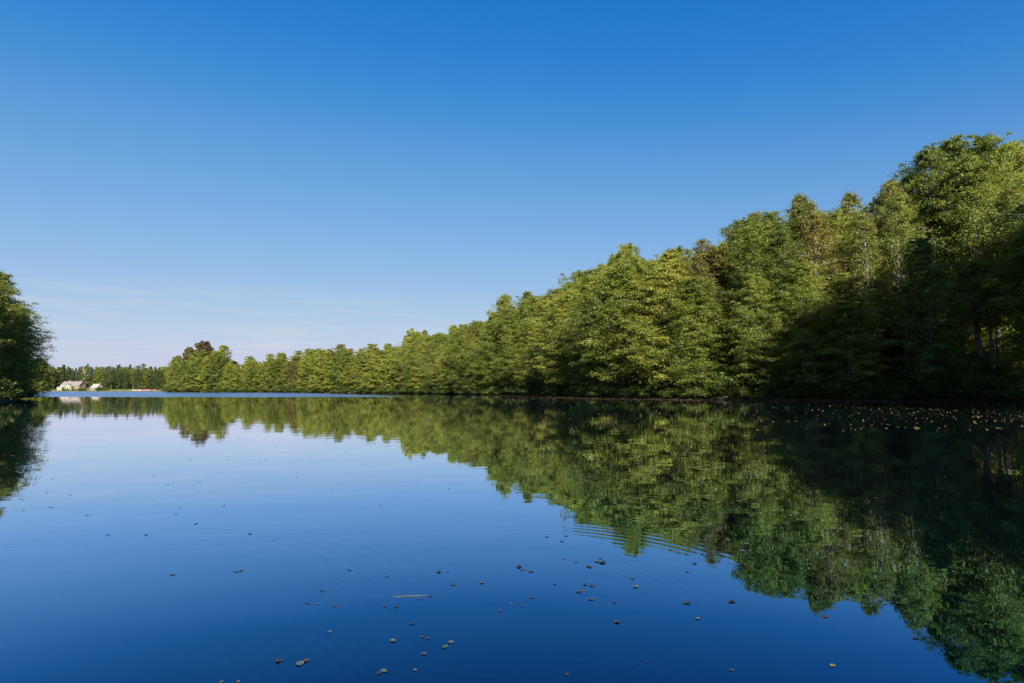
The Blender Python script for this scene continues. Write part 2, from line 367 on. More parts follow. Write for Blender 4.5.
P_AUT = [recolor(P_ALDER[1], M_AUTUMN), recolor(P_BIRCH[0], M_AUTUMN)]
P_LOWY = [recolor(P_LOW[2], M_BIRCH), recolor(P_LOW[0], M_AUTUMN), recolor(P_DECF[1], M_ALDER, 'alder_tree')]
def make_shrub(seed):
    rng = np.random.RandomState(seed); V, Fc = [], []; Cs, Ns, Ls, Ts = [], [], [], []
    for i in range(26):
        a = rng.uniform(0, 6.28); el = rng.uniform(.15, 1.3); L = rng.uniform(1.2, 2.3)
        d = np.array([math.cos(a) * math.cos(el), math.sin(a) * math.cos(el), math.sin(el)])
        tube(V, Fc, [(0, 0, -.2), tuple(d * L * .5 + [0, 0, .1]), tuple(d * L + [0, 0, -.15 * L])], [.03, .02, .008], 4)
        for j in range(3):
            q = d * L * (.45 + .25 * j) + [0, 0, -.1 * L * j * .4]; m = 55; pr = rng.uniform(.35, .6)
            o = rng.normal(size=(m, 3)) * [pr * .55, pr * .55, pr * .28]; Cs.append(q + o); Ns.append(rng.normal(size=(m, 3)) * .6 + [0, 0, 1]); Ls.append(rng.uniform(.10, .24, m)); Ts.append(np.clip(rng.normal(.5, .2, m), 0, 1))
    C = np.concatenate(Cs); ok = C[:, 2] > .04; N = np.concatenate(Ns)[ok]; L = np.concatenate(Ls)[ok]; T = np.concatenate(Ts)[ok]
    lv, lf, lt = leaves(rng, C[ok], N, L, L * .55, T)
    return {'kind': 'shrub', 'H': 2.2, 'trunk': mesh_np('stems', V, Fc, M_BARK, smooth=True), 'crown': mesh_np('foliage', lv, lf, M_SHRUB, lt)}
P_SHRUB = [make_shrub(200 + i) for i in range(3)]
rnd = random.Random(7)
placed = []
def plant(proto, x, y, Ht, label, group=None, wid=1.0, cat=None, zoff=-.05, tilt=0.0):
    s = Ht / proto['H']; sw = s ** .7 * wid
    o = empty(proto['kind'], (x, y, ground_z(x, y) + zoff), rnd.uniform(0, 6.28), (sw, sw, s))
    if tilt: o.rotation_euler.x = rnd.uniform(-tilt, tilt); o.rotation_euler.y = rnd.uniform(-tilt, tilt)
    tn = 'stems' if proto['kind'] == 'shrub' else 'trunk'; cn = 'foliage' if proto['kind'] == 'shrub' else 'crown'
    link(bpy.data.objects.new(tn, proto['trunk']), o); link(bpy.data.objects.new(cn, proto['crown']), o)
    tag(o, label, cat or proto['kind'].replace('_', ' ').replace('shrub', 'bush'), group)
    placed.append((x, y)); return o

# skyline of the photograph as heights of the wood along the shore
SIL = [(-200, 250), (0, 278), (50, 350), (120, 366), (163, 378), (172, 353), (185, 351), (200, 347), (222, 346), (235, 357), (243, 366), (250, 357), (256, 360), (262, 363), (270, 357), (285, 352), (300, 353), (312, 349), (330, 348), (345, 346), (370, 347),
       (400, 344), (412, 334), (428, 331), (445, 330), (462, 326), (475, 326), (488, 317), (500, 304), (512, 299), (528, 298), (545, 295), (560, 288), (568, 274), (578, 273), (600, 262), (625, 254), (650, 245), (672, 247),
       (690, 243), (712, 236), (725, 229), (745, 216), (765, 213), (780, 214), (800, 197), (815, 205), (832, 208), (848, 196), (865, 206), (882, 208), (898, 190), (912, 174), (930, 152), (945, 142), (965, 148), (985, 141), (1005, 150), (1024, 146), (1200, 140)]
def sky_h(x, y):
    px = 512 + F * x / (y * 1.01); top = np.interp(px, [a for a, b in SIL], [b for a, b in SIL])
    u, cy, cz = cam_ray(px, top); return H_CAM + y * cz / cy - max(0, ground_z(x, y)) * .9, px
def seg_label(px, row, kind):
    segs = [(172, 'at the wooded point tip'), (240, 'in the rounded grove on the point'), (272, 'in the low dip right of the point'), (330, 'in the far even wood, left part'), (400, 'in the far even wood, right part'),
            (455, 'in the low step left of centre'), (495, 'where the skyline climbs left of centre'), (555, 'in the flat-topped stand near the centre'), (600, 'below the sharp skyline step right of centre'), (650, 'in the sunlit wall right of centre'),
            (700, 'in the sunlit wall above low sweeping boughs'), (740, 'where lit wood meets the shaded cove'), (790, 'in the cove left of the birch tops'), (840, 'in the cove below the birch tops'), (890, 'in the dark shoulder before the tallest trees'),
            (940, 'in the left half of the tallest stand'), (990, 'in the right half of the tallest stand'), (1400, 'at the right frame edge')]
    s = next(t for lim, t in segs if px <= lim)
    r = ['at the water', 'in the second rank', 'in the tall third rank', 'in the rear rank'][row]
    return '%s %s %s' % ({'alder_tree': 'green alder', 'birch_tree': 'pale birch'}[kind], r, s)
def walk(P, step, off, start=0.0, jit=.25):
    P = [np.array(p, float) for p in P]; out = []; acc = start
    for a, b in zip(P[:-1], P[1:]):
        L = np.linalg.norm(b - a); n = np.array([(b - a)[1], -(b - a)[0]]) / L
        while acc < L:
            p = a + (b - a) * acc / L + n * off
            out.append((p[0] + rnd.uniform(-jit, jit) * step, p[1] + rnd.uniform(-jit, jit) * step)); acc += step * rnd.uniform(.8, 1.2)
        acc -= L
    return out
def snap(x, y, off):
    """move a point along the distance field so that it stands the wanted distance inland"""
    for _ in range(6):
        e = .5; d = sdist(np.array([x, x + e, x]), np.array([y, y, y + e])); gxx, gyy = (d[1] - d[0]) / e, (d[2] - d[0]) / e
        k = off - d[0]
        if abs(k) < .15: break
        g2 = max(.3, math.hypot(gxx, gyy)); x += gxx / g2 * k * .8; y += gyy / g2 * k * .8
    return x, y

NEAR = SHORE_R[8:18]; MID = SHORE_R[17:22]
rows = [(1.3, 4.2, .72, .92, 0), (5.0, 4.4, .86, 1.0, 1), (9.0, 4.6, .88, 1.05, 2), (15.0, 5.2, .84, .94, 3), (22.0, 6.0, .8, .9, 3), (30.0, 6.0, .75, .85, 3)]
for off, step, lo, hi, row in rows:
    for (x, y) in walk(NEAR, step, off, start=row * 1.7):
        d = float(sdist(np.array([x]), np.array([y]))[0])
        if d < .7: x, y = snap(x, y, off * .8 + .3)
        if min([math.hypot(x - a, y - b) for a, b in placed] + [99]) < 2.0: continue
        h, px = sky_h(x, y); h *= rnd.uniform(lo, hi)
        if px < 395: continue
        near = px > 735
        if row == 0 or row == 3: pr = rnd.choice(P_ALDER)
        elif near: pr = rnd.choice(P_TALL)
        else: pr = rnd.choice(P_ALDER)
        if row in (1, 2) and (740 < px < 850) and rnd.random() < .5: pr = rnd.choice(P_BIRCH)
        elif row in (1, 2) and rnd.random() < .10: pr = rnd.choice(P_BIRCH)
        if row == 0 and near: h *= .8
        if row == 0 and px > 850 and rnd.random() < .45: continue
        if row in (1, 2) and px > 850: pr = rnd.choice(P_TALL + P_BIRCH[:1])
        turn = rnd.random() < .08 and row < 3
        if turn: pr = rnd.choice(P_AUT)
        lab = seg_label(px, row, pr['kind'])
        if turn: lab = 'yellowing ' + lab.replace('green ', '').replace('pale ', '')
        plant(pr, x, y, h, lab, 'lakeside trees: ' + lab, wid=1.08 * rnd.uniform(.78, 1.25), tilt=.05)
rows = [(1.5, 5.2, .72, .92, 0), (6.5, 5.4, .84, 1.0, 1), (11.5, 5.6, .88, 1.07, 2), (19, 6.5, .85, .95, 3)]
for off, step, lo, hi, row in rows:
    for (x, y) in walk(MID, step, off, start=row * 2.1):
        d = float(sdist(np.array([x]), np.array([y]))[0])
        if d < .7: x, y = snap(x, y, off)
        if min([math.hypot(x - a, y - b) for a, b in placed] + [99]) < 2.5: continue
        h, px = sky_h(x, y); h *= rnd.uniform(lo, hi)
        if px < 164: continue
        pr = rnd.choice(P_LOW); lab = seg_label(px, row, pr['kind'])
        if rnd.random() < .28: pr = rnd.choice(P_LOWY)
        if pr is P_LOWY[0] or pr is P_LOWY[1]: lab = lab.replace('green', 'yellowish')
        if 172 < px < 240 and row > 0: h *= .93
        plant(pr, x, y, h, lab, 'lakeside trees: ' + lab, wid=1.1 * rnd.uniform(.8, 1.15), tilt=.04)
# the grove on the point: bronze crown standing above the others
plant(P_BROWN[0], -136.5, 252, 20.6, 'bronze-brown rounded crown topping the grove on the wooded point', wid=.85)
plant(P_BROWN[0], -143.0, 252, 18.3, 'smaller bronze crown left of the tallest bronze one on the point', wid=.62)
plant(P_LOW[1], -127.5, 250, 19.4, 'dark round-headed tree right of the bronze crown on the point', wid=1.15)
for (x, y, h) in [(-147, 250, 15.5), (-151, 256, 15), (-155, 262, 15.5), (-158, 270, 14)]:
    plant(rnd.choice(P_LOW), x, y, h, 'green alder at the left flank of the wooded point', 'trees on the left flank of the point', wid=1.0)
# pale birch tops standing out of the skyline
for (px, y, top, lab) in [(800, 66, 196, 'tall pale birch with airy top left of the notch in the skyline'), (850, 66, 194, 'tall yellowish birch top right of the notch in the skyline'), (752, 70, 214, 'slender birch with thin top, left of the airy pair'), (895, 68, 180, 'thin grey-green birch spire at the left shoulder of the tallest stand')]:
    u = (px - 512) / F; c = cam_ray(px, top); plant(P_BIRCH[rnd.randrange(2)], u * y * 1.03, y, H_CAM + y * c[2] / c[1] - ground_z(u * y, y), lab, wid=1.25)

for (px, y, top, w_, lab) in [(908, 62, 178, 1.0, 'alder forming the left step up to the tallest stand'), (930, 59, 152, 1.0, 'tallest stand, leftmost of its four high rounded crowns'), (955, 60, 141, 1.1, 'tallest stand, second of its four high rounded crowns'), (985, 58, 140, 1.1, 'tallest stand, third of its four high rounded crowns'), (1014, 60, 146, 1.1, 'tallest stand, last high crown at the frame edge'), (878, 64, 200, 1.0, 'alder filling the saddle left of the tallest stand'), (832, 63, 214, 1.0, 'alder under the notch between the two airy birches')]:
    u = (px - 512) / F; c = cam_ray(px, top); plant(rnd.choice(P_TALL), u * y * 1.03, y, H_CAM + y * c[2] / c[1] - ground_z(u * y, y), lab, wid=w_)
for gy_ in range(7):
    for gx_ in range(8):
        x, y = 45 + gx_ * 5 + rnd.uniform(-1.5, 1.5), 52 + gy_ * 5 + rnd.uniform(-1.5, 1.5)
        d = float(sdist(np.array([x]), np.array([y]))[0])
        if d < 5 or x / y > 1.0 or min(math.hypot(x - a, y - b) for a, b in placed) < 2.8: continue
        lab = 'green alder deep in the wood behind the right frame edge'
        plant(rnd.choice(P_ALDER), x, y, rnd.uniform(14, 19), lab, 'alders deep in the wood at the right frame edge', wid=1.1)
for gy_ in range(10):
    for gx_ in range(9):
        x, y = 41 + gx_ * 4 + rnd.uniform(-1.5, 1.5), 46 + gy_ * 4 + rnd.uniform(-1.5, 1.5)
        d = float(sdist(np.array([x]), np.array([y]))[0])
        if d < 1.5 or not .72 < x / y < 1.1: continue
        plant(rnd.choice(P_SHRUB), x, y, rnd.uniform(2.4, 4.8), 'dim undergrowth bush deep in the wood at the right frame edge', 'undergrowth bushes at the right frame edge', wid=1.4, zoff=-.1)
# right shore outside the frame: it shades the cove
OFF = SHORE_R[4:9]
for off, step, row in [(1.8, 4.6, 0), (6, 5, 1)]:
    for (x, y) in walk(OFF, step, off, start=row * 2):
        d = float(sdist(np.array([x]), np.array([y]))[0])
        if d < .7: x, y = snap(x, y, off)
        if x / max(y, 1) < 1.12: continue
        lim = .40 * y if (x - 7.5) / max(y, 1) < .93 else 99
        if x / max(y, 1) < 1.4 and y < 36: lim = min(lim, .45 * y)
        if lim < 9.5: continue
        if min([math.hypot(x - a, y - b) for a, b in placed] + [99]) < 2.0: continue
        plant(rnd.choice(P_ALDER if row == 0 else P_TALL), x, y, min(lim - 1, rnd.uniform(21, 25.5)), 'tall alder on the right shore outside the frame', 'alders on the right shore outside the frame', wid=1.05)
for (x, y, h) in [(38.5, 28, 25), (41.5, 33, 24), (34.5, 22, 25), (38, 19, 25), (45, 38, 22), (43, 27, 25), (31, 15, 24), (36.5, 24.5, 24)]:
    plant(P_ALDER[rnd.choice((0, 2, 4))], x, y, h, 'tall alder on the right shore outside the frame', 'alders on the right shore outside the frame', wid=.92)
# left shore
LEFT = [(-55.6, 63.5, 10.4, 'rightmost tall alder of the left shore, crown leaning out over the lake'), (-57.2, 62, 13.2, 'high-crowned alder second from the tip of the left shore'), (-61, 68, 11.0, 'alder behind the leaning one on the left shore'),
        (-52.2, 56.8, 12.2, 'alder at the left frame edge with sunlit low boughs'), (-61, 64, 14, 'alder at the back of the left shore stand'), (-57, 57, 14.0, 'tall alder at the left frame edge rising highest there'),
        (-63, 72, 11.5, 'slim alder showing behind the left shore stand')]
for x, y, h, lab in LEFT: plant(rnd.choice(P_ALDER), x, y, h, lab, wid=1.0)
for (x, y, h) in [(-47.5, 48, 14), (-50, 44, 15), (-45, 41, 15), (-48, 36, 16), (-42.5, 33, 15), (-54, 50, 15), (-40, 24, 16)]:
    plant(rnd.choice(P_ALDER), x, y, h, 'alder of the left shore outside the frame', 'alders on the left shore outside the frame')
for (x, y, h, lab) in [(-168, 204, 11, 'dark low tree at the tip of the second headland on the left'), (-171, 206, 12.5, 'dark tree behind the tip of the second headland on the left'), (-176, 214, 13, 'tree at the back of the second headland on the left'), (-174, 202, 14, 'tallest tree of the second headland on the left'), (-186, 222, 13, 'tree behind the second headland on the left')]:
    plant(rnd.choice(P_LOW), x, y, h, lab, wid=.85)
# far shore forest
for row, (yy, st) in enumerate([(412, 4.6), (420, 3.8), (430, 3.8), (441, 4.2)]):
    x = -372
    while x < -236:
        px = 512 + F * x / (yy * 1.01)
        if row == 0 and (54 < px < 107 or rnd.random() < .15): x += st; continue
        if row == 1 and 59 < px < 104: x += st; continue
        t = rnd.random()
        pr = rnd.choice(P_SPRUCE if t < .45 else (P_PINE if t < .68 else P_DECF))
        lab = {'spruce_tree': 'dark pointed spruce', 'pine_tree': 'pine with bare stem', 'deciduous_tree': 'pale round-crowned tree'}[pr['kind']] + [' at the front of the far shore forest', ' in the middle of the far shore forest', ' at the back of the far shore forest', ' at the back of the far shore forest'][row]
        h = rnd.uniform(14.5, 18.5) * (.80 + .06 * row)
        plant(pr, x + rnd.uniform(-1, 1), yy + rnd.uniform(-2, 2), h, lab, 'far shore forest: ' + lab, wid=1.35)
        x += st * rnd.uniform(.8, 1.25)
for px, yy in [(50, 428), (53, 434), (56, 426), (59, 432), (62, 427), (66, 431), (70, 434), (92, 430)]:
    x = (px - 512) / F * yy; plant(P_SPRUCE[px % 2], x, yy, rnd.uniform(13, 16), 'dark spruce close behind the wide house', 'spruces close behind the houses', wid=1.4)
# shrubs and low boughs hanging to the water
for (x, y) in walk(SHORE_R[7:19], 3.0, .5, jit=.15) + walk([SHORE_L[i] for i in range(7, 12)], 3.0, .5):
    d = float(sdist(np.array([x]), np.array([y]))[0])
    if d < .15: x, y = snap(x, y, .4)
    px, _ = to_px(x, y, 0)
    lab = 'low leafy bush on the water\'s edge ' + ('of the shaded cove' if px > 730 else 'below the sunlit wood' if px > 560 else 'below the distant wood' if px > 300 else 'of the left shore')
    plant(rnd.choice(P_SHRUB), x, y, rnd.uniform(1.3, 2.8), lab, 'bushes: ' + lab, wid=1.2, zoff=-.1)
for (x, y) in walk(SHORE_R[18:22] + SHORE_FAR[:1], 5.0, .6, jit=.15):
    d = float(sdist(np.array([x]), np.array([y]))[0])
    if d < .15: x, y = snap(x, y, .5)
    plant(rnd.choice(P_SHRUB), x, y, rnd.uniform(1.6, 3.2), 'pale green bush at the foot of the wooded point', 'bushes at the foot of the wooded point', wid=1.5, zoff=-.1)
for (px, h) in [(70, 1.6), (74, 1.4), (80, 1.8), (86, 2.2), (89, 2.6), (104, 3.0), (107, 3.4), (112, 2.6)]:
    yy = 405.5; u = (px - 512) / F; plant(rnd.choice(P_SHRUB), u * yy * 1.01, yy, h, 'small garden bush on the lawn between lake and houses', 'garden bushes on the far shore', wid=1.3)

# undergrowth inside the wood along the right shore
for off, step in ((4.0, 3.6), (8.0, 4.0), (13.0, 4.5), (19.0, 4.5), (26.0, 4.5)):
    for (x, y) in walk(SHORE_R[7:17], step, off):
        d = float(sdist(np.array([x]), np.array([y]))[0])
        if d < 2 or min(math.hypot(x - a, y - b) for a, b in placed) < .8: continue
        px, _ = to_px(x, y, 0)
        if px < 480 or (off > 15 and px < 740): continue
        lab = 'dim leafy undergrowth bush among the trunks ' + ('of the shaded cove' if px > 730 else 'of the sunlit wood')
        plant(rnd.choice(P_SHRUB), x, y, rnd.uniform(2.6, 4.6), lab, 'undergrowth: ' + lab, wid=1.5, zoff=-.1)

# ---------------------------------------------------------------- far shore houses
class MB:
    def __init__(s): s.V, s.F = [], []
    def box(s, x0, x1, y0, y1, z0, z1):
        b = len(s.V); s.V += [(x, y, z) for z in (z0, z1) for y in (y0, y1) for x in (x0, x1)]
        s.F += [(b, b + 2, b + 3, b + 1), (b + 4, b + 5, b + 7, b + 6), (b, b + 1, b + 5, b + 4), (b + 2, b + 6, b + 7, b + 3), (b, b + 4, b + 6, b + 2), (b + 1, b + 3, b + 7, b + 5)]
        return s
    def poly(s, pts, faces):
        b = len(s.V); s.V += pts; s.F += [tuple(b + i for i in f) for f in faces]; return s
    def prism(s, prof, a0, a1, axis='x'):
        """extrude a closed profile (list of (h,z)) along x or y"""
        n = len(prof); f = (lambda a, p: (a, p[0], p[1])) if axis == 'x' else (lambda a, p: (p[0], a, p[1]))
        b = len(s.V); s.V += [f(a0, p) for p in prof] + [f(a1, p) for p in prof]
        s.F += [tuple(b + i for i in range(n)), tuple(b + n + i for i in reversed(range(n)))] + [(b + i, b + n + i, b + n + (i + 1) % n, b + (i + 1) % n) for i in range(n)]
        return s
    def build(s, name, mat, parent=None):
        me = bpy.data.meshes.new(name); me.from_pydata(s.V, [], s.F); me.materials.append(mat)
        import bmesh
        bm = bmesh.new(); bm.from_mesh(me); bmesh.ops.recalc_face_normals(bm, faces=bm.faces); bm.to_mesh(me); bm.free()
        return link(bpy.data.objects.new(name, me), parent)
M_ROOFP = plain('pinkish_sheet_roof', (.19, .165, .155), .6, .15, .8); M_ROOFW = plain('pale_sheet_roof', (.29, .265, .25), .5, .08, .8)
M_WALLY = plain('cream_boards', (.33, .31, .21), .8, .1); M_WALLB = plain('brown_boards', (.26, .18, .14), .8, .2)
M_TRIM = plain('green_grey_trim', (.16, .20, .17), .7, .1); M_GLASS = plain('window_glass', (.03, .035, .04), .1, .2); M_WHITE = plain('white_paint', (.36, .34, .29), .6, .06)
M_BRICK = plain('brick', (.35, .14, .09), .9, .2)
def window(par, x, y, z, w, h):
    f = MB(); t = .09
    f.box(x - w / 2 - t, x + w / 2 + t, y - .06, y, z + h, z + h + t).box(x - w / 2 - t, x + w / 2 + t, y - .09, y, z - t, z).box(x - w / 2 - t, x - w / 2, y - .06, y, z, z + h).box(x + w / 2, x + w / 2 + t, y - .06, y, z, z + h)
    fo = f.build('window', M_WHITE, par); MB().box(x - w / 2, x + w / 2, y - .03, y + .01, z, z + h).build('pane', M_GLASS, fo)
def roof_gable(x0, x1, y0, y1, ze, zr, th=.18, over=.5):
    ym = (y0 + y1) / 2; k = (zr - ze) / (ym - y0); a = y0 - over; b = y1 + over
    return [(a, ze - k * over), (ym, zr), (b, ze - k * over), (b, ze - k * over + th), (ym, zr + th), (a, ze - k * over + th)]
u = (73.5 - 512) / F; hy = 412.0; hx = u * hy * 1.005
h1 = empty('lake_house', (hx, hy, ground_z(hx, hy) - .2), 0, (.80, .8, .95))
tag(h1, 'wide house with long pinkish-grey roof and pale front gable on the far shore', 'house')
MB().prism([(0, 0), (8, 0), (8, 3.4), (4, 6.2), (0, 3.4)], -8.2, 8.2).build('wall', M_WALLB, h1)
rf = MB().prism(roof_gable(0, 0, 0, 8, 3.42, 6.25), -8.7, 8.7).build('roof', M_ROOFP, h1)
MB().box(-4.2, -3.5, 4.4, 5.1, 5.6, 7.4).build('chimney', M_BRICK, rf)
MB().prism([(-2.6, 0), (3.4, 0), (3.4, 2.4), (.4, 4.3), (-2.6, 2.4)], -3.2, -.01, 'y').build('front_wing', M_WALLY, h1)
MB().prism([(-3.1, 2.1), (.4, 4.32), (3.9, 2.1), (3.9, 2.4), (.4, 4.62), (-3.1, 2.4)], -3.7, .9, 'y').build('wing_roof', M_TRIM, h1)
MB().box(-7.4, -2.7, -2.6, -.01, 0, 2.1).build('veranda', M_WALLY, h1)
MB().prism([(-3.1, 2.1), (1.6, 4.3), (1.6, 4.45), (-3.1, 2.3)], -7.7, -3.15).build('veranda_roof', M_ROOFW, h1)
for x in (-1.2, .4, 2.0): window(h1, x, -3.21, .9, .9, 1.1)
for x in (-6.6, -5.2, -3.8): window(h1, x, -2.61, .9, .8, .9)
for x in (5.0, 7.0): window(h1, x, -.01, 1.1, .9, 1.1)
MB().box(4.6 - .9, 4.6 - .1, -.06, -.002, 0, 2.0).build('door', M_TRIM, h1)
u = (97.5 - 512) / F; hx = u * 410 * 1.005
h2 = empty('lake_cabin', (hx, 410, ground_z(hx, 410) - .1), R(-14), (.85, .85, .95))
tag(h2, 'small cabin with steep pale sheet roof facing the lake, right of the wide house', 'cabin')
MB().prism([(0, 0), (5, 0), (5, 2.2), (2.5, 4.6), (0, 2.2)], -3.2, 3.2).build('wall', M_WHITE, h2)
MB().prism(roof_gable(0, 0, 0, 5, 2.22, 4.65, .14, .9), -3.8, 3.8).build('roof', M_ROOFW, h2)
for x in (-1.9, 1.9): window(h2, x, -.01, .7, 1.0, 1.0)
MB().box(-.5, .5, -.06, -.002, 0, 1.9).build('door', M_WALLB, h2)
for x in (-3.4, -1.2, 1.2, 3.4): MB().box(x - .07, x + .07, -.95, -.81, 0, 1.45).build('porch_post', M_WALLB, h2)
u = (63 - 512) / F; hx = u * 406 * 1.005
h3 = empty('garden_shed', (hx, 406, ground_z(hx, 406)), R(10))
tag(h3, 'tiny cream shed with sloping roof beside the wide house, nearest the left trees', 'shed')
MB().prism([(-1.6, 0), (1.6, 0), (1.6, 1.7), (-1.6, 2.4)], 0, 2.4, 'y').build('wall', M_WALLY, h3)
MB().prism([(-1.9, 2.48), (1.9, 1.65), (1.9, 1.78), (-1.9, 2.61)], -.3, 2.7, 'y').build('roof', M_ROOFW, h3)
MB().box(-.4, .4, -.05, -.002, 0, 1.6).build('door', M_WALLB, h3)
# boats drawn up on the far bank
def rowboat(px, L, rz, col, lab):
    u = (px - 512) / F; y = 403.5; x = u * y * 1.005
    m = plain('boat_paint', col, .5, .1)
    rt = empty('rowboat', (x, y, ground_z(x, y) + .02), rz); n = 11; V = []; Fs = []
    for i in range(n):
        t = -1 + 2 * i / (n - 1); w_ = .72 * (1 - abs(t) ** 2.6) + .03; k = .10 * abs(t) ** 2
        for j in range(7):
            a = math.pi * j / 6; V.append((t * L / 2, -math.cos(a) * w_, .10 + k * .0 + (math.sin(a) ** .7) * .52 * (1 - .25 * abs(t) ** 3)))
    for i in range(n - 1):
        for j in range(6): b = i * 7 + j; Fs.append((b, b + 7, b + 8, b + 1))
    MB().poly(V, Fs).build('hull', m, rt); MB().box(-L / 2 * .96, L / 2 * .96, -.03, .03, .60, .68).build('keel', M_WALLB, rt)
    tag(rt, lab, 'boat', 'boats drawn up on the far bank')
rowboat(137.5, 3.6, .1, (.42, .26, .2), 'pinkish upturned boat on the far bank, leftmost of the row')
rowboat(142.5, 3.4, -.15, (.50, .38, .30), 'cream upturned boat between the pinkish and the mauve ones')
rowboat(149, 5.2, .05, (.42, .20, .26), 'long mauve upturned boat on the far bank')
rowboat(156, 4.6, -.06, (.36, .12, .12), 'dark red upturned boat on the far bank, rightmost of the row')

# ---------------------------------------------------------------- floating leaves
def leaf_color(name, c0, c1):
    m, n, l = new_mat(name); tcn = n.new('ShaderNodeTexCoord'); nz = n.new('ShaderNodeTexNoise'); nz.inputs['Scale'].default_value = 60; nz.inputs['Detail'].default_value = 4
    l.new(tcn.outputs['Object'], nz.inputs['Vector']); rp = ramp(n, [(.38, c0), (.62, c1)]); l.new(nz.outputs[0], rp.inputs[0])
    p = n.new('ShaderNodeBsdfPrincipled'); p.inputs['Roughness'].default_value = .35; l.new(rp.outputs[0], p.inputs['Base Color'])
    o = n.new('ShaderNodeOutputMaterial'); l.new(p.outputs[0], o.inputs[0]); return m
LC = {'dark': leaf_color('dark_wet_leaf', (.010, .010, .007), (.035, .028, .015)), 'brown': leaf_color('brown_leaf', (.03, .016, .010), (.075, .038, .020)), 'pale': leaf_color('pale_leaf', (.05, .055, .05), (.10, .10, .085)),
      'green': leaf_color('green_leaf', (.025, .05, .015), (.06, .09, .025)), 'yellow': leaf_color('yellow_leaf', (.14, .09, .02), (.26, .18, .05)), 'orange': leaf_color('orange_leaf', (.25, .09, .02), (.40, .17, .05)), 'olive': leaf_color('olive_leaf', (.03, .034, .014), (.06, .06, .025))}
def leaf_mesh(seed, mat, curl=.3, L=.031):
    """round toothed alder leaf with raised rim, midrib fold and a stalk"""
    rng = random.Random(seed); n = 22; ang0 = rng.uniform(0, 6.28); V = []; Fs = []; amp = curl * L
    def zf(x, y): r = math.hypot(x, y) / (L / 2); return .0025 + amp * (.55 * r * r * (.5 + .5 * math.sin(2 * math.atan2(y, x) + ang0)) + .25 * abs(y) / L * r)
    for ring in range(1, 5):
        for k in range(n):
            a = 2 * math.pi * k / n; rr = ring / 4; rad = L / 2 * (1 + .10 * math.cos(a) - .06 * math.cos(3 * a)) * (1 + (.045 if k % 2 else -.045) * (ring == 4))
            x, y = rad * rr * math.cos(a) * 1.08, rad * rr * math.sin(a) * .84; V.append((x, y, zf(x, y)))
    c = len(V); V.append((0, 0, .002))
    for k in range(n): Fs.append((c, k, (k + 1) % n))
    for ring in range(3):
        for k in range(n): Fs.append((ring * n + k, (ring + 1) * n + k, (ring + 1) * n + (k + 1) % n, ring * n + (k + 1) % n))
    b = len(V); s = L * .02   # stalk
    V += [(-L * .5, -s, .004), (-L * .5, s, .004), (-L * .72, s, .003), (-L * .72, -s, .003), (-L * .5, 0, .006), (-L * .72, 0, .005)]
    Fs += [(b, b + 3, b + 5, b + 4), (b + 4, b + 5, b + 2, b + 1), (b, b + 1, b + 2, b + 3)]
    me = bpy.data.meshes.new('floating_leaf'); me.from_pydata(V, [], Fs); me.materials.append(mat)
    for p in me.polygons: p.use_smooth = True
    return me
LEAFM = {c: [leaf_mesh(i + 17 * j, m, (.05, .15, .02)[i]) for i in range(3)] for j, (c, m) in enumerate(LC.items())}
def put_leaf(px, py, col, label, group=None, s=1.0, cv=None):
    x, y = on_water(px, py); me = LEAFM[col][rnd.randrange(3) if cv is None else cv]
    o = link(bpy.data.objects.new('floating_leaf', me)); o.location = (x, y, .0005); o.scale = (s * .86, s * .86, s * .7)
    o.rotation_euler = (0, 0, rnd.uniform(0, 6.28)); tag(o, label, 'leaf', group); return o
